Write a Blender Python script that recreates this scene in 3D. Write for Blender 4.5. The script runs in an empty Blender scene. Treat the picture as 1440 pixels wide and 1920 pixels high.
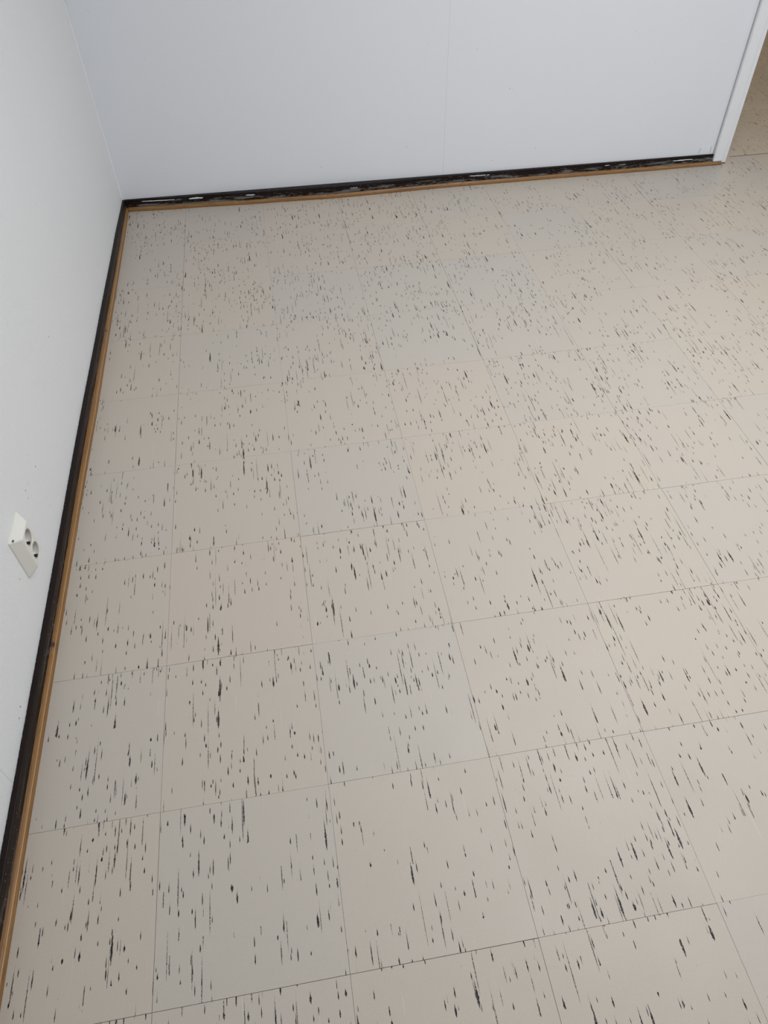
import bpy, bmesh, math, random
from mathutils import Vector, Matrix
random.seed(7)
S = bpy.context.scene
COL = S.collection

# ------------------------------------------------------------------ camera
cam_d = bpy.data.cameras.new('camera')
cam = bpy.data.objects.new('camera', cam_d); COL.objects.link(cam)
# image 1440 x 1920, focal length 1364 px
cam_d.sensor_fit = 'HORIZONTAL'; cam_d.sensor_width = 36.0
cam_d.lens = 1364.07 / 1440 * 36.0
cam_d.clip_start = 0.02; cam_d.clip_end = 60
ROT = Matrix(((0.98665829, -0.16210577, -0.01507084),
              (0.12979734, 0.72736411, 0.67386505),
              (-0.09827543, -0.6668307, 0.73870073))).transposed()
cam.matrix_world = Matrix.Translation((0.63379, -2.93775, 1.30763)) @ ROT.to_4x4()
S.camera = cam

# ------------------------------------------------------------------ light and exposure
w = bpy.data.worlds.new('sky'); S.world = w; w.use_nodes = True
w.node_tree.nodes['Background'].inputs[0].default_value = (0.80, 0.90, 1.0, 1)
w.node_tree.nodes['Background'].inputs[1].default_value = 1.0

def area(name, loc, target, sx, sy, power, col):
    d = bpy.data.lights.new(name, 'AREA'); d.shape = 'RECTANGLE'
    d.size = sx; d.size_y = sy; d.energy = power; d.color = col
    o = bpy.data.objects.new(name, d); COL.objects.link(o)
    o.location = loc
    o.rotation_euler = (Vector(target) - Vector(loc)).to_track_quat('-Z', 'Y').to_euler()
    return o
area('window_daylight', (4.34, -2.1, 1.55), (1.0, -1.9, 0.55), 1.8, 1.25, 14, (0.88, 0.945, 1.0))
area('ceiling_fill_light', (1.75, -1.8, 2.42), (1.70, -1.8, 0), 1.5, 1.3, 28.5, (0.97, 0.98, 1.0)).data.spread = math.radians(142)  # unseen overhead fill added to lift the floor, spread narrowed off the upper walls
area('hall_fill_light', (3.6, 1.3, 2.40), (3.6, 1.3, 0), 0.5, 0.5, 10.5, (1.0, 0.90, 0.76))  # added warm fill without a fixture, brightens the next room's floor
S.view_settings.view_transform = 'Standard'; S.view_settings.look = 'None'
S.view_settings.gamma = 1.0; S.view_settings.use_curve_mapping = False
S.view_settings.exposure = 0.23

# ------------------------------------------------------------------ node helpers
class NT:
    def __init__(s, name):
        s.m = bpy.data.materials.new(name); s.m.use_nodes = True
        s.t = s.m.node_tree; s.N = s.t.nodes; s.L = s.t.links
        s.b = s.N['Principled BSDF']
    def node(s, typ, **kw):
        n = s.N.new(typ)
        for k, v in kw.items(): setattr(n, k, v)
        return n
    def put(s, sock, v):
        if hasattr(v, 'is_output') or isinstance(v, bpy.types.NodeSocket): s.L.new(v, sock)
        else: sock.default_value = v
    def math(s, op, a, b=None, c=None, clamp=False):
        n = s.node('ShaderNodeMath', operation=op); n.use_clamp = clamp
        s.put(n.inputs[0], a)
        if b is not None: s.put(n.inputs[1], b)
        if c is not None: s.put(n.inputs[2], c)
        return n.outputs[0]
    def vmath(s, op, a, b=None):
        n = s.node('ShaderNodeVectorMath', operation=op)
        s.put(n.inputs[0], a)
        if b is not None: s.put(n.inputs[1], b)
        return n.outputs['Value'] if op in ('LENGTH', 'DISTANCE', 'DOT_PRODUCT') else n.outputs[0]
    def sep(s, v):
        n = s.node('ShaderNodeSeparateXYZ'); s.put(n.inputs[0], v); return n.outputs
    def comb(s, x, y, z=0.0):
        n = s.node('ShaderNodeCombineXYZ')
        for i, q in enumerate((x, y, z)): s.put(n.inputs[i], q)
        return n.outputs[0]
    def noise(s, vec, scale, detail=2, rough=0.5, dim='3D'):
        n = s.node('ShaderNodeTexNoise', noise_dimensions=dim)
        s.put(n.inputs['Vector'], vec); s.put(n.inputs['Scale'], scale)
        n.inputs['Detail'].default_value = detail; n.inputs['Roughness'].default_value = rough
        return n.outputs['Fac']
    def ramp(s, v, lo, hi, a=0.0, b=1.0, smooth=False):
        n = s.node('ShaderNodeMapRange'); n.interpolation_type = 'SMOOTHSTEP' if smooth else 'LINEAR'
        n.clamp = True
        s.put(n.inputs[0], v); s.put(n.inputs[1], lo); s.put(n.inputs[2], hi)
        s.put(n.inputs[3], a); s.put(n.inputs[4], b)
        return n.outputs[0]
    def mix(s, f, a, b):
        n = s.node('ShaderNodeMix', data_type='RGBA'); s.put(n.inputs[0], f)
        s.put(n.inputs[6], a); s.put(n.inputs[7], b); return n.outputs[2]
    def obj(s): return s.node('ShaderNodeTexCoord').outputs['Object']
    def bump(s, h, strength, dist):
        n = s.node('ShaderNodeBump'); n.inputs['Strength'].default_value = strength
        n.inputs['Distance'].default_value = dist; s.put(n.inputs['Height'], h)
        s.L.new(n.outputs[0], s.b.inputs['Normal'])
    def fin(s, col=None, rough=None, spec=None):
        if col is not None: s.put(s.b.inputs['Base Color'], col)
        if rough is not None: s.put(s.b.inputs['Roughness'], rough)
        if spec is not None: s.put(s.b.inputs['Specular IOR Level'], spec)
        return s.m
def rgb(r, g, b): return (r, g, b, 1.0)

# ------------------------------------------------------------------ materials
def mat_tile(name, base, warm):
    t = NT(name)
    p0 = t.obj()
    rnd = t.node('ShaderNodeObjectInfo').outputs['Random']
    wn = t.node('ShaderNodeTexWhiteNoise', noise_dimensions='1D'); t.L.new(rnd, wn.inputs['W'])
    off = t.vmath('SCALE', wn.outputs['Color']); off.node.inputs['Scale'].default_value = 37.0
    rx, ry, rz = t.sep(wn.outputs['Color'])
    x, y, z = t.sep(p0)
    ox, oy, oz = t.sep(off)
    px = t.math('ADD', x, ox); py = t.math('ADD', y, oy)
    p = t.comb(px, py, 0.0)
    clus = t.noise(p, 9.0, 1.0, 0.5, '2D')
    rag = t.noise(t.comb(t.math('MULTIPLY', px, 900), t.math('MULTIPLY', py, 160)), 1.0, 2.0, 0.6, '2D')
    dry = t.noise(t.comb(t.math('MULTIPLY', px, 2600), t.math('MULTIPLY', py, 330)), 1.0, 1.0, 0.5, '2D')
    total = None
    def layer(cx, cy, seed, pres, w0, w1, kw, l0, l1, kl, drylo, dryhi, clw):
        q = t.comb(t.math('MULTIPLY_ADD', px, 1 / cx, seed), t.math('MULTIPLY_ADD', py, 1 / cy, seed * 1.7))
        v = t.node('ShaderNodeTexVoronoi', voronoi_dimensions='2D', feature='F1')
        t.L.new(q, v.inputs['Vector']); v.inputs['Scale'].default_value = 1.0
        v.inputs['Randomness'].default_value = 1.0
        dx, dy, _ = t.sep(t.vmath('SUBTRACT', q, v.outputs['Position']))
        dx = t.math('MULTIPLY', dx, cx); dy = t.math('MULTIPLY', dy, cy)
        c = t.node('ShaderNodeSeparateColor'); t.L.new(v.outputs['Color'], c.inputs[0])
        R, G, B = c.outputs[0], c.outputs[1], c.outputs[2]
        ww = t.math('MULTIPLY_ADD', t.math('POWER', G, kw), w1 - w0, w0)
        ll = t.math('MULTIPLY_ADD', t.math('POWER', B, kl), l1 - l0, l0)
        tt = t.math('DIVIDE', dy, ll)
        lens = t.math('POWER', t.math('MAXIMUM', t.math('SUBTRACT', 1.0, t.math('MULTIPLY', tt, tt)), 0.0), 1.25)
        skew = t.math('MULTIPLY_ADD', tt, -0.50, 0.50)
        prof = t.math('MULTIPLY', t.math('MULTIPLY', lens, skew), ww)
        jit = t.math('MULTIPLY', t.math('SUBTRACT', rag, 0.5), t.math('MULTIPLY', ww, 0.9))
        adx = t.math('ABSOLUTE', t.math('ADD', dx, jit))
        m = t.ramp(t.math('SUBTRACT', prof, adx), -0.00014, 0.00010)
        m = t.math('MULTIPLY', m, t.math('LESS_THAN', t.math('ABSOLUTE', tt), 1.0))
        pr = t.math('ADD', pres, t.math('MULTIPLY', t.math('SUBTRACT', clus, 0.5), clw))
        pr = t.math('ADD', pr, t.math('MULTIPLY', t.math('SUBTRACT', rx, 0.5), 0.18))
        m = t.math('MULTIPLY', m, t.math('LESS_THAN', R, pr))
        return t.math('MULTIPLY', m, t.ramp(dry, drylo, dryhi))
    ls = [layer(0.017, 0.028, 3.1, 0.30, 0.0009, 0.0018, 1.4, 0.0042, 0.0125, 1.2, 0.18, 0.36, 1.4),
          layer(0.028, 0.072, 11.7, 0.30, 0.0012, 0.0037, 2.4, 0.0100, 0.0330, 1.2, 0.24, 0.42, 1.5),
          layer(0.0135, 0.115, 23.3, 0.27, 0.0008, 0.0016, 1.3, 0.0140, 0.0560, 1.5, 0.34, 0.50, 1.7),
          layer(0.024, 0.036, 41.9, 0.18, 0.0011, 0.0027, 1.6, 0.0046, 0.0120, 1.0, 0.18, 0.38, 1.3)]
    total = ls[0]
    for l in ls[1:]: total = t.math('MAXIMUM', total, l)
    fine = t.noise(p, 420.0, 3.0, 0.6, '2D')
    cloud = t.noise(p, 5.0, 2.0, 0.5, '2D')
    tone = t.mix(ry, base, warm)
    tone = t.mix(t.ramp(cloud, 0.3, 0.7, 0.0, 0.08), tone, rgb(0.46, 0.42, 0.37))
    tone = t.mix(t.ramp(fine, 0.35, 0.70, 0.0, 0.13), tone, rgb(0.30, 0.27, 0.24))
    # faint pale scuffs along the grain
    scuff = t.noise(t.comb(t.math('MULTIPLY', px, 220), t.math('MULTIPLY', py, 7)), 1.0, 1.0, 0.5, '2D')
    tone = t.mix(t.ramp(scuff, 0.80, 0.88, 0.0, 0.25), tone, rgb(0.72, 0.69, 0.64))
    col = t.mix(total, tone, rgb(0.0035, 0.0045, 0.009))
    t.bump(t.noise(p, 700.0, 2.0, 0.5, '2D'), 0.12, 0.0006)
    return t.fin(col, t.ramp(cloud, 0.3, 0.7, 0.46, 0.54), t.math('MULTIPLY_ADD', total, -0.26, 0.40))

M = {}
M['tile'] = mat_tile('speckled_vinyl', rgb(0.490, 0.449, 0.397), rgb(0.518, 0.456, 0.386))
M['tile_hall'] = mat_tile('speckled_vinyl_hall', rgb(0.53, 0.455, 0.375), rgb(0.51, 0.44, 0.36))

def mat_wall_smooth():
    t = NT('smooth_white_paint'); p = t.obj()
    n = t.noise(p, 3.0, 3.0); f = t.noise(p, 60.0, 3.0)
    dirt = t.noise(p, 38.0, 2.0)
    col = t.mix(n, rgb(0.825, 0.85, 0.895), rgb(0.84, 0.865, 0.91))
    col = t.mix(t.ramp(dirt, 0.74, 0.82, 0, 0.22), col, rgb(0.55, 0.55, 0.55))
    t.bump(f, 0.10, 0.002)
    return t.fin(col, 0.55, 0.35)
def mat_wall_weave():
    t = NT('painted_textured_wallpaper'); p = t.obj()
    x, y, z = t.sep(p)
    n = t.noise(p, 3.0, 3.0)
    weave = t.math('ADD', t.math('SINE', t.math('MULTIPLY', z, 2400)), t.math('SINE', t.math('MULTIPLY', y, 1500)))
    weave = t.math('ADD', t.math('MULTIPLY', weave, 0.25), t.math('MULTIPLY', t.noise(p, 380.0, 3.0), 2.4))
    dirt = t.noise(t.vmath('MULTIPLY', p, (1, 1, 2.2)), 33.0, 3.0)
    col = t.mix(n, rgb(0.805, 0.81, 0.82), rgb(0.825, 0.83, 0.84))
    col = t.mix(t.ramp(dirt, 0.70, 0.80, 0, 0.28), col, rgb(0.50, 0.49, 0.47))
    t.bump(weave, 0.42, 0.0009)
    return t.fin(col, 0.6, 0.3)
def mat_plain(name, c, rough, spec=0.5, vary=0.06, scale=25.0, bump=0.0, metal=0.0):
    t = NT(name); p = t.obj()
    n = t.noise(p, scale, 3.0)
    col = t.mix(n, rgb(*[v * (1 - vary) for v in c]), rgb(*[min(1, v * (1 + vary)) for v in c]))
    if bump: t.bump(t.noise(p, scale * 12, 2.0), bump, 0.0008)
    t.b.inputs['Metallic'].default_value = metal
    return t.fin(col, rough, spec)
def mat_board(name, along, wear):
    """dark brown gloss paint, scuffed; along = index of the long axis"""
    t = NT(name); p = t.obj(); c = t.sep(p)
    L = c[along]; z = c[2]
    grain = t.noise(t.comb(t.math('MULTIPLY', L, 14), t.math('MULTIPLY', z, 500)), 1.0, 3.0, 0.6, '2D')
    col = t.mix(grain, rgb(0.0080, 0.0050, 0.0042), rgb(0.0165, 0.0095, 0.0078))
    # pale scraped smears, mostly on the lower half
    reg = t.noise(t.comb(t.math('MULTIPLY', L, 5), t.math('MULTIPLY', z, 8)), 1.0, 1.0, 0.5, '2D')
    sm = t.noise(t.comb(t.math('MULTIPLY', L, 42), t.math('MULTIPLY', z, 210)), 1.0, 5.0, 0.65, '2D')
    low = t.ramp(z, 0.014, 0.036, 1.0, 0.0, True)
    smear = t.ramp(t.math('ADD', sm, t.math('MULTIPLY', t.math('MULTIPLY', reg, low), 0.30)), 0.66 + (1 - wear) * 0.12, 0.74 + (1 - wear) * 0.12)
    col = t.mix(t.math('MULTIPLY', smear, 0.55), col, rgb(0.20, 0.19, 0.19))
    dots = t.noise(t.comb(t.math('MULTIPLY', L, 210), t.math('MULTIPLY', z, 260)), 1.0, 1.0, 0.5, '2D')
    d2 = t.math('MULTIPLY', t.math('MULTIPLY', t.ramp(dots, 0.74, 0.79), t.ramp(z, 0.038, 0.040, 1.0, 0.0)), t.ramp(reg, 0.42, 0.55))
    col = t.mix(t.math('MULTIPLY', d2, 0.8), col, rgb(0.50, 0.47, 0.45))
    streak = t.noise(t.comb(t.math('MULTIPLY', L, 9), t.math('MULTIPLY', z, 95)), 1.0, 4.0, 0.62, '2D')
    col = t.mix(t.math('MULTIPLY', t.math('MULTIPLY', t.ramp(streak, 0.515, 0.60), t.ramp(z, 0.027, 0.033, 1.0, 0.0)), 0.75 * wear), col, rgb(0.20, 0.196, 0.203))
    # long white chips along the top half of the board
    ch = t.noise(t.comb(t.math('MULTIPLY', L, 16), t.math('MULTIPLY', z, 300)), 1.0, 1.0, 0.4, '2D')
    band = t.math('MULTIPLY', t.ramp(z, 0.026, 0.029), t.ramp(z, 0.0345, 0.037, 1.0, 0.0))
    chip = t.math('MULTIPLY', t.ramp(ch, 0.78 + (1 - wear) * 0.1, 0.81 + (1 - wear) * 0.1), band)
    col = t.mix(chip, col, rgb(0.62, 0.62, 0.62))
    t.bump(grain, 0.12, 0.001)
    return t.fin(col, t.ramp(smear, 0, 1, 0.42, 0.62), 0.16)
def mat_pine(name, along, knots=()):
    t = NT(name); p = t.obj(); c = t.sep(p)
    L = c[along]; A = c[1 - along]; z = c[2]
    wob = t.noise(t.comb(t.math('MULTIPLY', L, 6), 0.0), 1.0, 2.0, 0.5, '2D')
    cross = t.math('ADD', t.math('ADD', t.math('MULTIPLY', z, 1.0), t.math('MULTIPLY', A, -0.8)), t.math('MULTIPLY', wob, 0.012))
    g = t.noise(t.comb(t.math('MULTIPLY', L, 9), t.math('MULTIPLY', cross, 900)), 1.0, 3.0, 0.6, '2D')
    g2 = t.noise(t.comb(t.math('MULTIPLY', L, 3), t.math('MULTIPLY', cross, 120)), 1.0, 2.0, 0.5, '2D')
    col = t.mix(t.ramp(g, 0.3, 0.7), rgb(0.185, 0.090, 0.027), rgb(0.33, 0.170, 0.055))
    col = t.mix(t.ramp(g2, 0.45, 0.75, 0, 0.6), col, rgb(0.165, 0.075, 0.026))
    sp = t.noise(t.comb(t.math('MULTIPLY', L, 30), t.math('MULTIPLY', cross, 500)), 1.0, 1.0, 0.5, '2D')
    col = t.mix(t.ramp(sp, 0.70, 0.78, 0, 0.7), col, rgb(0.06, 0.03, 0.015))
    for (kp, kr) in knots:
        d = t.vmath('DISTANCE', p, kp)
        dn = t.math('ADD', d, t.math('MULTIPLY', t.math('SUBTRACT', sp, 0.5), 0.004))
        col = t.mix(t.ramp(dn, kr * 0.8, kr * 1.15, 0.95, 0.0), col, rgb(0.018, 0.012, 0.010))
        col = t.mix(t.ramp(dn, kr * 1.1, kr * 3.0, 0.45, 0.0), col, rgb(0.14, 0.065, 0.03))
    t.bump(g, 0.15, 0.001)
    return t.fin(col, 0.40, 0.45)

M['wall_smooth'] = mat_wall_smooth()
M['wall_weave'] = mat_wall_weave()
M['core'] = mat_plain('grey_plaster_core', (0.30, 0.29, 0.28), 0.9)
M['subfloor'] = mat_plain('dark_tile_adhesive', (0.06, 0.052, 0.045), 0.9)
M['ceiling'] = mat_plain('white_ceiling_paint', (0.80, 0.80, 0.79), 0.8)
M['outer'] = mat_plain('white_room_paint', (0.76, 0.77, 0.77), 0.7)
M['hall_wall'] = mat_plain('cream_hall_paint', (0.55, 0.47, 0.37), 0.7)
M['board_left'] = mat_board('dark_brown_board_paint_left', 1, 0.30)
M['board_back'] = mat_board('dark_brown_board_paint_back', 0, 1.0)
M['pine_left'] = mat_pine('varnished_pine_left', 1, (((0.0655, -2.017, 0.012), 0.0068), ((0.0690, -0.853, 0.012), 0.0040)))
M['pine_back'] = mat_pine('varnished_pine_back', 0)
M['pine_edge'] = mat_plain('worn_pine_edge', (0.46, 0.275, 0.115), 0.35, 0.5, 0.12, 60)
M['frame'] = mat_plain('white_door_frame_paint', (0.885, 0.90, 0.93), 0.40, 0.45, 0.02, 30, 0.15)
M['caulk'] = mat_plain('white_caulk', (0.86, 0.87, 0.87), 0.5)
M['dark'] = mat_plain('dark_scuff', (0.10, 0.095, 0.09), 0.7)
M['mark'] = mat_plain('grey_dent', (0.33, 0.33, 0.33), 0.7)
M['filler'] = mat_plain('white_wall_filler', (0.845, 0.865, 0.90), 0.7, 0.3, 0.02, 160, 0.2)
M['cover'] = mat_plain('ivory_plastic', (0.78, 0.77, 0.71), 0.32, 0.5, 0.02)
M['cup'] = mat_plain('grey_beige_plastic', (0.60, 0.575, 0.53), 0.30, 0.5, 0.03)
M['hole'] = mat_plain('black_hole', (0.015, 0.015, 0.015), 0.7)
M['metal'] = mat_plain('tarnished_metal', (0.045, 0.036, 0.028), 0.45, 0.5, 0.3, 400, 0, 0.3)

# ------------------------------------------------------------------ mesh helpers
def link(name, me, mat, parent=None):
    o = bpy.data.objects.new(name, me); COL.objects.link(o)
    if mat: me.materials.append(mat)
    if parent: o.parent = parent
    return o
def from_bm(name, bm, mat, parent=None, smooth=False):
    bmesh.ops.recalc_face_normals(bm, faces=bm.faces[:])
    me = bpy.data.meshes.new(name); bm.to_mesh(me); bm.free()
    if smooth:
        for f in me.polygons: f.use_smooth = True
    return link(name, me, mat, parent)
def add_box(bm, a, b):
    vs = [bm.verts.new((x, y, z)) for z in (a[2], b[2]) for (x, y) in ((a[0], a[1]), (b[0], a[1]), (b[0], b[1]), (a[0], b[1]))]
    for q in ((3, 2, 1, 0), (4, 5, 6, 7), (0, 1, 5, 4), (1, 2, 6, 5), (2, 3, 7, 6), (3, 0, 4, 7)):
        bm.faces.new([vs[i] for i in q])
def box(name, a, b, mat, parent=None, bev=0.0):
    bm = bmesh.new(); add_box(bm, a, b)
    if bev: bmesh.ops.bevel(bm, geom=bm.edges[:], offset=bev, segments=2, affect='EDGES', profile=0.5)
    return from_bm(name, bm, mat, parent)
def tag(o, label, cat=None, kind=None, group=None):
    o['label'] = label
    if cat: o['category'] = cat
    if kind: o['kind'] = kind
    if group: o['group'] = group
    return o
def lerp_table(tab, q):
    tab = sorted(tab)
    if q <= tab[0][0]: return tab[0][1]
    for (a, va), (b, vb) in zip(tab, tab[1:]):
        if q <= b:
            f = (q - a) / (b - a); f = f * f * (3 - 2 * f)
            return va + (vb - va) * f
    return tab[-1][1]
def sweep(name, sections, mat, parent=None, closed=True, smooth=False):
    """sections: list of equal-length point rings; a closed solid with end caps"""
    bm = bmesh.new(); rings = [[bm.verts.new(p) for p in s] for s in sections]
    n = len(rings[0])
    for r0, r1 in zip(rings, rings[1:]):
        for i in range(n):
            j = (i + 1) % n
            bm.faces.new((r0[i], r0[j], r1[j], r1[i]))
    bm.faces.new(rings[0]); bm.faces.new(list(reversed(rings[-1])))
    return from_bm(name, bm, mat, parent, smooth)

# measured lines of the skirting and walls (metres)
WL = [(0.02, 0.061), (-0.30, 0.0565), (-0.85, 0.053), (-1.40, 0.0495), (-2.0, 0.0505), (-3.5, 0.049), (-4.6, 0.049)]
BL = [(0.02, 0.0690), (-0.30, 0.0678), (-0.85, 0.0650), (-1.40, 0.0620), (-2.0, 0.0627), (-3.5, 0.061), (-4.6, 0.061)]
SL = [(0.02, 0.0765), (-0.30, 0.0772), (-0.85, 0.0768), (-1.20, 0.0772), (-1.60, 0.0738), (-2.2, 0.0736), (-4.6, 0.0722)]
def wall_y(x): return 0.0185 - 0.0187 * x
BB = [(0.05, 0.0095), (0.30, -0.0035), (0.62, -0.0185), (0.92, -0.0275), (1.35, -0.0207), (1.72, -0.0255), (2.30, -0.0335), (2.50, -0.0345)]
SB = [(0.05, 0.0010), (0.29, -0.0125), (0.62, -0.0285), (0.92, -0.0385), (1.35, -0.0310), (1.72, -0.0355), (2.30, -0.0425), (2.56, -0.0430)]
H_ROOM = 2.5
def left_x(y, z):
    lean = 0.010 * (z - 0.04) * max(0.0, 1.0 + y / 1.3) if y < 0.2 else 0
    return lerp_table(WL, y) - lean

# ------------------------------------------------------------------ structure: floor
TS = 0.30
floor = box('floor', (-0.12, -4.75, -0.06), (4.45, 0.0268, -0.0026), M['subfloor'])
tag(floor, 'beige vinyl tile floor with dark streaky flecks between the two white walls', 'floor', 'structure')
def tile_mesh(name, x0, x1, y0, y1):
    """a thin slab around its own centre with a tiny eased edge"""
    bm = bmesh.new(); add_box(bm, (x0, y0, -0.0024), (x1, y1, 0.0))
    top = [e for e in bm.edges if all(v.co.z > -1e-6 for v in e.verts)]
    bmesh.ops.bevel(bm, geom=top, offset=0.00015, segments=1, affect='EDGES')
    bmesh.ops.recalc_face_normals(bm, faces=bm.faces[:])
    me = bpy.data.meshes.new(name); bm.to_mesh(me); bm.free(); return me
h = TS / 2 - 0.00021
full = tile_mesh('floor_tile', -h, h, -h, h); full.materials.append(M['tile'])
door_row = tile_mesh('floor_tile_cut', -h, h, -0.15 + 0.0003, -0.15 + 0.0243); door_row.materials.append(M['tile'])
for j in range(0, 15):
    for i in range(0, 14):
        x = TS * (i + 0.5); y = -TS * (j + 0.5)
        o = bpy.data.objects.new('tile', full); COL.objects.link(o); o.parent = floor
        o.location = (x + random.uniform(-.00017, .00017), y + random.uniform(-.00017, .00017), random.uniform(-.00008, .0))
        o.rotation_euler.z = random.uniform(-.0005, .0005)
for i in range(8, 12):
    o = bpy.data.objects.new('tile', door_row); COL.objects.link(o); o.parent = floor
    o.location = (TS * (i + 0.5), 0.15, 0)
hall = box('floor', (1.9, 0.0272, -0.06), (5.2, 2.45, -0.0026), M['subfloor'])
tag(hall, 'darker speckled tile floor of the next room beyond the door frame', 'floor', 'structure')
hall_full = tile_mesh('floor_tile_hall', -h, h, -h, h); hall_full.materials.append(M['tile_hall'])
hall_cut = tile_mesh('floor_tile_hall_cut', -h, h, 0.15 - 0.1845, 0.15 - 0.0003); hall_cut.materials.append(M['tile_hall'])
for j in range(0, 8):
    for i in range(-2, 8):
        o = bpy.data.objects.new('tile', hall_cut if j == 0 else hall_full); COL.objects.link(o); o.parent = hall
        o.location = (2.84 + TS * (i - 0.5) + random.uniform(-.0003, .0003), 0.217 + TS * (j - 0.5), 0)

# ------------------------------------------------------------------ structure: walls
def strip_wall(name, ys, zs, front, back, mat, parent=None):
    """slab along y with a gently wavy front; front(y,z) and back give x"""
    bm = bmesh.new()
    F = [[bm.verts.new((front(y, z), y, z)) for z in zs] for y in ys]
    B = [[bm.verts.new((back, y, z)) for z in (zs[0], zs[-1])] for y in ys]
    for a in range(len(ys) - 1):
        for k in range(len(zs) - 1):
            bm.faces.new((F[a][k], F[a + 1][k], F[a + 1][k + 1], F[a][k + 1]))
        bm.faces.new((B[a][0], B[a][1], B[a + 1][1], B[a + 1][0]))
        bm.faces.new((F[a][0], B[a][0], B[a + 1][0], F[a + 1][0]))
        bm.faces.new((F[a][-1], F[a + 1][-1], B[a + 1][1], B[a][1]))
    for a in (0, len(ys) - 1):
        bm.faces.new(F[a] + [B[a][1], B[a][0]])
    return from_bm(name, bm, mat, parent, False)
def frange(a, b, n): return [a + (b - a) * i / (n - 1) for i in range(n)]
wall_left = strip_wall('wall_left', frange(0.016, -4.6, 30), [0.0, 1.2, H_ROOM], lambda y, z: left_x(y, z) - 0.009, -0.12, M['core'])
tag(wall_left, 'white textured wall on the left with a double socket near the floor', 'wall', 'structure')
for (ya, yb, n) in ((0.016, -1.7027, 22), (-1.7029, -2.3214, 10), (-2.3219, -4.6, 14)):
    pn = strip_wall('wall_panel', frange(ya, yb, n), [0.0, 0.3, 0.8, 1.6, H_ROOM], left_x, 0.0, M['wall_weave'], wall_left)
    for f in pn.data.polygons: f.use_smooth = True
    md = pn.modifiers.new('edges', 'EDGE_SPLIT'); md.split_angle = math.radians(30)
def xbox(name, x0, x1, dy0, dy1, z0, z1, mat, parent=None, bev=0.0):
    """box that follows the slightly turned back wall; dy measured from the wall face into the wall"""
    bm = bmesh.new()
    vs = [bm.verts.new((x, wall_y(x) + d, z)) for z in (z0, z1) for (x, d) in ((x0, dy0), (x1, dy0), (x1, dy1), (x0, dy1))]
    for q in ((3, 2, 1, 0), (4, 5, 6, 7), (0, 1, 5, 4), (1, 2, 6, 5), (2, 3, 7, 6), (3, 0, 4, 7)):
        bm.faces.new([vs[i] for i in q])
    if bev: bmesh.ops.bevel(bm, geom=bm.edges[:], offset=bev, segments=2, affect='EDGES', profile=0.5)
    return from_bm(name, bm, mat, parent)
DOOR_R = 3.42
wall_back = xbox('wall_back', -0.12, 2.515, 0.0095, 0.110, 0.0, H_ROOM, M['core'])
tag(wall_back, 'smooth white wall across the back, ending at the door frame', 'wall', 'structure')
xbox('wall_panel', 0.0585, 1.33785, 0.0, 0.0094, 0.0, H_ROOM, M['wall_smooth'], wall_back, 0.0004)
xbox('wall_panel', 1.33805, 2.4925, 0.0, 0.0094, 0.0, H_ROOM, M['wall_smooth'], wall_back, 0.0004)
xbox('wall_panel', 2.4925, DOOR_R + 0.0, 0.0, 0.10, 2.10, H_ROOM, M['wall_smooth'], wall_back)
xbox('wall_panel', DOOR_R + 0.06, 4.35, 0.0, 0.11, 0.0, H_ROOM, M['wall_smooth'], wall_back)

bm = bmesh.new()
WY0, WY1, WZ0, WZ1 = -3.0, -1.2, 0.92, 2.18
add_box(bm, (4.35, -4.7, 0), (4.45, WY0, H_ROOM)); add_box(bm, (4.35, WY1, 0), (4.45, 0.02, H_ROOM))
add_box(bm, (4.35, WY0, 0), (4.45, WY1, WZ0)); add_box(bm, (4.35, WY0, WZ1), (4.45, WY1, H_ROOM))
wall_right = from_bm('wall_right', bm, M['outer'])
tag(wall_right, 'white wall on the right side of the room, outside the view', 'wall', 'structure')
bm = bmesh.new()
for a, b in (((WY0, WZ0), (WY1, WZ0 + .06)), ((WY0, WZ1 - .06), (WY1, WZ1)), ((WY0, WZ0 + .06), (WY0 + .06, WZ1 - .06)),
             ((WY1 - .06, WZ0 + .06), (WY1, WZ1 - .06)), ((-2.13, WZ0 + .06), (-2.07, WZ1 - .06))):
    add_box(bm, (4.37, a[0], a[1]), (4.43, b[0], b[1]))
win = from_bm('window_1', bm, M['frame'])
tag(win, 'white window frame in the right wall, outside the view', 'window', 'structure')
wall_front = box('wall_front', (-0.12, -4.75, 0.0), (4.45, -4.62, H_ROOM), M['outer'])
tag(wall_front, 'white wall behind the viewer', 'wall', 'structure')
ceil = box('ceiling', (-0.12, -4.75, H_ROOM), (4.45, 0.11, H_ROOM + 0.1), M['ceiling'])
tag(ceil, 'white ceiling above the room, outside the view', 'ceiling', 'structure')
# next room beyond the doorway
for nm, a, b, lab in (('wall_hall_left', (1.9, 0.13, 0), (2.0, 2.45, H_ROOM), 'left wall of the next room, hidden behind the back wall'),
                      ('wall_hall_back', (2.0, 2.35, 0), (5.2, 2.45, H_ROOM), 'far wall of the next room beyond the doorway'),
                      ('wall_hall_right', (5.1, 0.13, 0), (5.2, 2.35, H_ROOM), 'right wall of the next room beyond the doorway')):
    tag(box(nm, a, b, M['hall_wall']), lab, 'wall', 'structure')
tag(box('ceiling', (1.9, 0.13, H_ROOM), (5.2, 2.45, H_ROOM + 0.1), M['ceiling']), 'ceiling of the next room beyond the doorway', 'ceiling', 'structure')
tag(box('wall_hall_front', (4.46, 0.03, 0), (5.2, 0.125, H_ROOM), M['hall_wall']), 'near wall of the next room right of the doorway', 'wall', 'structure')

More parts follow.
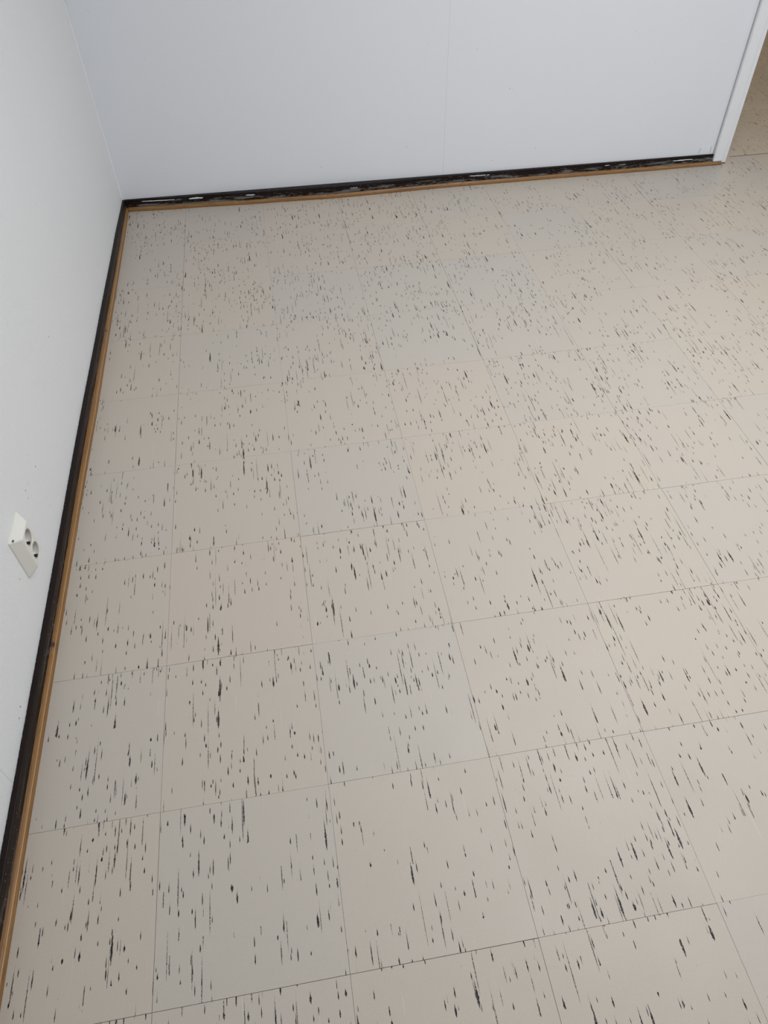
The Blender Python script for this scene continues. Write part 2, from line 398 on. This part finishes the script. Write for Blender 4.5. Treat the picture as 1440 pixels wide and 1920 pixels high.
# ------------------------------------------------------------------ skirting boards and shoe mouldings
HB = 0.043
def profile(back, front, hgt, r, n=4):
    pts = [(back, 0.0), (front, 0.0)]
    for k in range(n + 1):
        a = math.pi / 2 * k / n
        pts.append((front - r * (1 if front > back else -1) * (1 - math.cos(a)), hgt - r + r * math.sin(a)))
    pts.append((back, hgt)); return pts
yl = frange(0.014, -4.6, 70)
bl = sweep('baseboard_left', [[(x, y, z) for x, z in profile(lerp_table(WL, y) + 0.0006 + random.random() ** 2 * 0.0010, lerp_table(BL, y), HB, 0.003)] for y in frange(0.014, -4.6, 1100)], M['board_left'])
tag(bl, 'low dark brown painted skirting board along the left wall', 'skirting board', 'structure')
def shoe_profile(back, front, hgt):
    s = 1 if front > back else -1; d = abs(front - back)
    return [(back, 0.0003), (front, 0.0003), (front - s * 0.0004, 0.0060), (front - s * 0.0024, 0.0101), (front - s * 0.0034, 0.0110),
            (front - s * 0.60 * d, hgt - 0.0008), (back, hgt)]
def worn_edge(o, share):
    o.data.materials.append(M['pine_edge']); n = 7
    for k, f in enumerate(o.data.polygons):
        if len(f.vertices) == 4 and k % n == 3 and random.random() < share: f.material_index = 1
t1 = sweep('trim_1', [[(x, y, z) for x, z in shoe_profile(lerp_table(BL, y) + 0.0003, lerp_table(SL, y), 0.0145)] for y in yl], M['pine_left'])
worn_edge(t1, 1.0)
bm = bmesh.new()
bmesh.ops.create_uvsphere(bm, u_segments=12, v_segments=8, radius=1.0)
for v in bm.verts: v.co = Vector((0.0655 + v.co.x * 0.0042, -2.017 + v.co.y * 0.0062, 0.0105 + v.co.z * 0.0036))
o = from_bm('knot', bm, M['hole'], t1, True); o['label'] = 'black knot in the strip'
tag(t1, 'varnished pine quarter-round strip along the foot of the left skirting board', 'moulding', 'structure')
xb = [0.0695] + frange(0.10, 2.4945, 50)
bb = sweep('baseboard_back', [[(x, y, z) for y, z in profile(wall_y(x) - 0.0009, lerp_table(BB, x), HB, 0.003)] for x in xb], M['board_back'])
tag(bb, 'dark brown painted skirting board with white scrapes along the back wall', 'skirting board', 'structure')
xs = [0.0772] + frange(0.10, 2.5365, 50)
t2 = sweep('trim_2', [[(x, y, z) for y, z in shoe_profile(lerp_table(BB, x) - 0.0003, lerp_table(SB, x), 0.0145)] for x in xs], M['pine_back'])
tag(t2, 'varnished pine quarter-round strip along the foot of the back skirting board', 'moulding', 'structure')
def flake(x0, x1, z, th):
    n = 9; bm = bmesh.new(); top = []; bot = []
    for k in range(n):
        f = k / (n - 1); x = x0 + (x1 - x0) * f; y = lerp_table(BB, x)
        w_ = th * (0.35 + 0.65 * math.sin(math.pi * (0.12 + 0.76 * f))) * random.uniform(0.7, 1.1); zz = z + random.uniform(-.0006, .0006)
        top.append((x, y, zz + w_ / 2)); bot.append((x, y, zz - w_ / 2))
    ring = bot + top[::-1]
    fr = [bm.verts.new((p[0], p[1] - 0.0005, p[2])) for p in ring]; bk = [bm.verts.new((p[0], p[1] + 0.0003, p[2])) for p in ring]
    bm.faces.new(fr); bm.faces.new(bk[::-1])
    for k in range(len(ring)): bm.faces.new((fr[k], bk[k], bk[(k + 1) % len(ring)], fr[(k + 1) % len(ring)]))
    from_bm('paint_chip', bm, M['filler'], bb)['label'] = 'white chip in the dark paint'
for q in ((0.135, 0.262, 0.0345, 0.0030), (0.318, 0.372, 0.0340, 0.0060), (0.540, 0.575, 0.0335, 0.0034), (0.955, 0.985, 0.0300, 0.0018), (1.448, 1.515, 0.0345, 0.0030), (1.519, 1.53, 0.0340, 0.0024), (2.318, 2.405, 0.0300, 0.0040), (2.02, 2.04, 0.0335, 0.002)):
    flake(*q)
# bead of paint and filler in the room corner
secs = []
for z in frange(HB, H_ROOM, 40):
    cx = left_x(0.016, z); wob = random.uniform(-.0004, .0004)
    cy = wall_y(cx)
    secs.append([(cx - 0.001, cy + 0.001, z), (cx + 0.0034 + wob, cy + 0.001, z), (cx + 0.0012, cy - 0.0012, z), (cx - 0.001, cy - 0.0034 - wob, z)])
tag(sweep('trim_3', secs, M['caulk']), 'thin white filler bead down the corner of the two walls', 'bead', 'structure')

# ------------------------------------------------------------------ door frame
door = bpy.data.objects.new('door_1', None); COL.objects.link(door); door.location = (2.53, -0.02, 0.0)
tag(door, 'white painted door frame at the right end of the back wall', 'door frame', 'structure')
def dbox(name, a, b, bev):
    o = box(name, a, b, M['frame'], None, bev); o.parent = door; o.location = tuple(-v for v in door.location); return o
dbox('casing', (2.4968, -0.0425, 0.0148), (2.5370, -0.0165, 2.12), 0.0030)
dbox('jamb', (2.5160, -0.0300, 0.0035), (2.5610, 0.0950, 2.10), 0.0014)
o = box('jamb_foot', (2.5375, -0.0335, 0.0002), (2.5590, -0.012, 0.0034), M['pine_back']); o.parent = door; o.location = tuple(-v for v in door.location)
o['label'] = 'bare wooden foot of the frame'
box('threshold_filler', (2.5625, 0.0245, -0.0020), (2.612, 0.0322, -0.0008), M['tile'], floor)
dbox('jamb', (DOOR_R, -0.0380, 0.0012), (DOOR_R + 0.045, 0.0800, 2.10), 0.0014)
dbox('casing', (DOOR_R + 0.022, -0.0600, 0.0012), (DOOR_R + 0.064, -0.0470, 2.12), 0.0016)
dbox('head_jamb', (2.5615, -0.0300, 2.055), (DOOR_R - 0.0005, 0.0800, 2.10), 0.0014)

# ------------------------------------------------------------------ filler patch and nail dents on the walls
def disc(name, pos, axis, r, mat, parent, n=8):
    bm = bmesh.new()
    c = Vector(pos); ax = Vector(axis).normalized(); u = ax.orthogonal().normalized(); v = ax.cross(u)
    top = [bm.verts.new(c + ax * 0.0004 + (u * math.cos(a) * r * random.uniform(.6, 1.1) + v * math.sin(a) * r * random.uniform(.6, 1.1))) for a in [2 * math.pi * k / n for k in range(n)]]
    bot = [bm.verts.new(q.co - ax * 0.0008) for q in top]
    bm.faces.new(top); bm.faces.new(list(reversed(bot)))
    for k in range(n): bm.faces.new((top[k], bot[k], bot[(k + 1) % n], top[(k + 1) % n]))
    return from_bm(name, bm, mat, parent)
for (x, z, r) in ((1.189, 0.162, .0016), (1.582, 0.3465, .0018), (1.594, 0.345, .0012), (1.537, 0.0855, .0016), (0.848, 0.11, .0022),
                  (0.2506, 0.1306, .0014), (1.715, 0.1193, .0016), (2.441, 0.0735, .0022)):
    disc('nail_dent', (x, wall_y(x), z), (0, -1, 0), r, M['mark'], wall_back)
for (y, z, r) in ((-1.2905, 0.285, .0018), (-1.679, 0.2087, .0022), (-1.7711, 0.2268, .0022), (-1.7764, 0.2097, .0016), (-1.9638, 0.1726, .0016),
                  (-2.1869, 0.0705, .0022), (-2.2085, 0.066, .0022)):
    disc('nail_dent', (left_x(y, z), y, z), (1, 0, 0), r, M['mark'], wall_left)
bm = bmesh.new()
pts = [(2.424, 0.046), (2.428, 0.074), (2.439, 0.080), (2.468, 0.079), (2.477, 0.076), (2.484, 0.046)]
fr = [bm.verts.new((x, wall_y(x) - 0.0006, z)) for x, z in pts]; bk = [bm.verts.new((x, wall_y(x) + 0.0002, z)) for x, z in pts]
bm.faces.new(fr); bm.faces.new(list(reversed(bk)))
for k in range(len(pts)): bm.faces.new((fr[k], bk[k], bk[(k + 1) % len(pts)], fr[(k + 1) % len(pts)]))
o = from_bm('filler_patch', bm, M['filler'], wall_back); o['label'] = 'whiter patch of filler low on the wall by the door frame'
for (x, z0, z1, dx) in ((2.427, 0.048, 0.070, 0.005), (2.478, 0.050, 0.074, -0.003)):
    bm = bmesh.new()
    for k in range(6):
        f = k / 6; zz = z0 + (z1 - z0) * f; xx = x + dx * f + random.uniform(-.0008, .0008)
        add_box(bm, (xx - .0009, wall_y(xx) - 0.0009, zz), (xx + .0009, wall_y(xx) + .0001, zz + (z1 - z0) / 6.2))
    from_bm('pencil_mark', bm, M['mark'], wall_back)

# ------------------------------------------------------------------ double wall socket
sock = bpy.data.objects.new('wall_socket', None); COL.objects.link(sock)
sock.location = (0.0507, -1.892, 0.192)
tag(sock, 'ivory double wall socket with a chipped corner, on the left wall above the skirting', 'socket')
# local frame: x out of the wall, y along it, z up
R_C = 0.0186; PROT = 0.020; ZC = (0.0200, -0.0200)
def circ(zc, x, r, n=40): return [(x, r * math.cos(2 * math.pi * k / n), zc + r * math.sin(2 * math.pi * k / n)) for k in range(n)]
bm = bmesh.new()
def rrect(hy, hz, r, x, n=5):
    out = []
    for (sy, sz, a0) in ((1, 1, 0), (-1, 1, 90), (-1, -1, 180), (1, -1, 270)):
        for k in range(n + 1):
            a = math.radians(a0 + 90 * k / n)
            out.append((x, sy * (hy - r) + r * math.cos(a), sz * (hz - r) + r * math.sin(a)))
    return out
R0 = [bm.verts.new(p) for p in rrect(0.0425, 0.0538, 0.003, -0.0005)]
R1 = [bm.verts.new(p) for p in rrect(0.0425, 0.0538, 0.003, 0.0022)]
R2 = [bm.verts.new(p) for p in rrect(0.0417, 0.0530, 0.003, 0.0030)]
R3 = [bm.verts.new(p) for p in rrect(0.0268, 0.0440, 0.004, 0.0182)]
R4 = [bm.verts.new(p) for p in rrect(0.0252, 0.0428, 0.004, 0.0194)]
R5 = [bm.verts.new(p) for p in rrect(0.0232, 0.0412, 0.004, PROT)]
n = len(R0)
for a, b in ((R0, R1), (R1, R2), (R2, R3), (R3, R4), (R4, R5)):
    for i in range(n): bm.faces.new((a[i], a[(i + 1) % n], b[(i + 1) % n], b[i]))
# front face with two round openings
C1 = [bm.verts.new(p) for p in circ(ZC[0], PROT, R_C)]; C2 = [bm.verts.new(p) for p in circ(ZC[1], PROT, R_C)]
edges = []
for ring in (R5, C1, C2):
    for i in range(len(ring)):
        e = bm.edges.get((ring[i], ring[(i + 1) % len(ring)])) or bm.edges.new((ring[i], ring[(i + 1) % len(ring)]))
        edges.append(e)
bmesh.ops.triangle_fill(bm, use_beauty=True, use_dissolve=False, edges=edges)
kill = [f for f in bm.faces if all(abs(v.co.x - PROT) < 1e-6 for v in f.verts) and
        any(math.hypot(f.calc_center_median().y, f.calc_center_median().z - z) < R_C * 0.985 and all(abs(math.hypot(v.co.y, v.co.z - z) - R_C) < 1e-5 for v in f.verts) for z in ZC)]
bmesh.ops.delete(bm, geom=kill, context='FACES_ONLY')
for ring, zc in ((C1, ZC[0]), (C2, ZC[1])):   # collar inside each opening
    inn = [bm.verts.new(p) for p in circ(zc, PROT - 0.0012, R_C - 0.0008)]
    for i in range(len(ring)): bm.faces.new((ring[i], ring[(i + 1) % 40], inn[(i + 1) % 40], inn[i]))
cover = from_bm('cover', bm, M['cover'], sock)
for zc in ZC:
    bm = bmesh.new()
    a = [bm.verts.new(p) for p in circ(zc, PROT - 0.0013, R_C - 0.0009)]
    b = [bm.verts.new(p) for p in circ(zc, 0.0030, R_C - 0.0016)]
    c = [bm.verts.new(p) for p in circ(zc, 0.0030, 0.001)]
    for r0, r1 in ((a, b), (b, c)):
        for i in range(40): bm.faces.new((r0[i], r0[(i + 1) % 40], r1[(i + 1) % 40], r1[i]))
    bm.faces.new(c)
    cup = from_bm('socket_cup', bm, M['cup'], sock)
    cup['label'] = 'grey beige recessed cup of the socket'
    for f in cup.data.polygons: f.use_smooth = len(f.vertices) == 4 and abs(f.normal.x) < .5
    for s in (1, -1):                             # earth clips above and below, pin holes at the sides
        bm = bmesh.new(); zz = zc + s * 0.0158
        add_box(bm, (0.0040, -0.0036, zz - 0.0010), (0.0172, 0.0036, zz + 0.0008))
        add_box(bm, (0.0032, -0.0048, zz - s * 0.002 - 0.0020), (0.0055, 0.0048, zz - s * 0.002 + 0.0020))
        add_box(bm, (0.0120, -0.0022, zz - s * 0.0015 - 0.0012), (0.0160, 0.0022, zz - s * 0.0015 + 0.0012))
        bmesh.ops.bevel(bm, geom=bm.edges[:], offset=0.0003, segments=1, affect='EDGES')
        from_bm('earth_clip', bm, M['metal'], cup)['label'] = 'dark tarnished earth clip'
        disc('pin_hole', (0.0030, s * 0.0095, zc), (1, 0, 0), 0.0026, M['hole'], cup, 12)
bm = bmesh.new()     # chipped spot on the near upper corner
pts = [(-.0032, .0002), (-.0012, .0022), (.0022, .0016), (.0038, -.0006), (.0012, -.0020), (-.0018, -.0014)]
nrm = Vector((0.42, -0.15, 0.90)).normalized(); u = Vector((0, 1, 0)); u = (u - nrm * u.dot(nrm)).normalized(); v = nrm.cross(u)
c = Vector((0.0072, -0.0345, 0.0510))
vs = [bm.verts.new(c + u * a + v * b + nrm * 0.0004) for a, b in pts]; vb = [bm.verts.new(q.co - nrm * 0.0012) for q in vs]
bm.faces.new(vs); bm.faces.new(list(reversed(vb)))
for k in range(6): bm.faces.new((vs[k], vb[k], vb[(k + 1) % 6], vs[(k + 1) % 6]))
o = from_bm('chip', bm, M['dark'], sock); o['label'] = 'dark chipped spot on the upper corner'
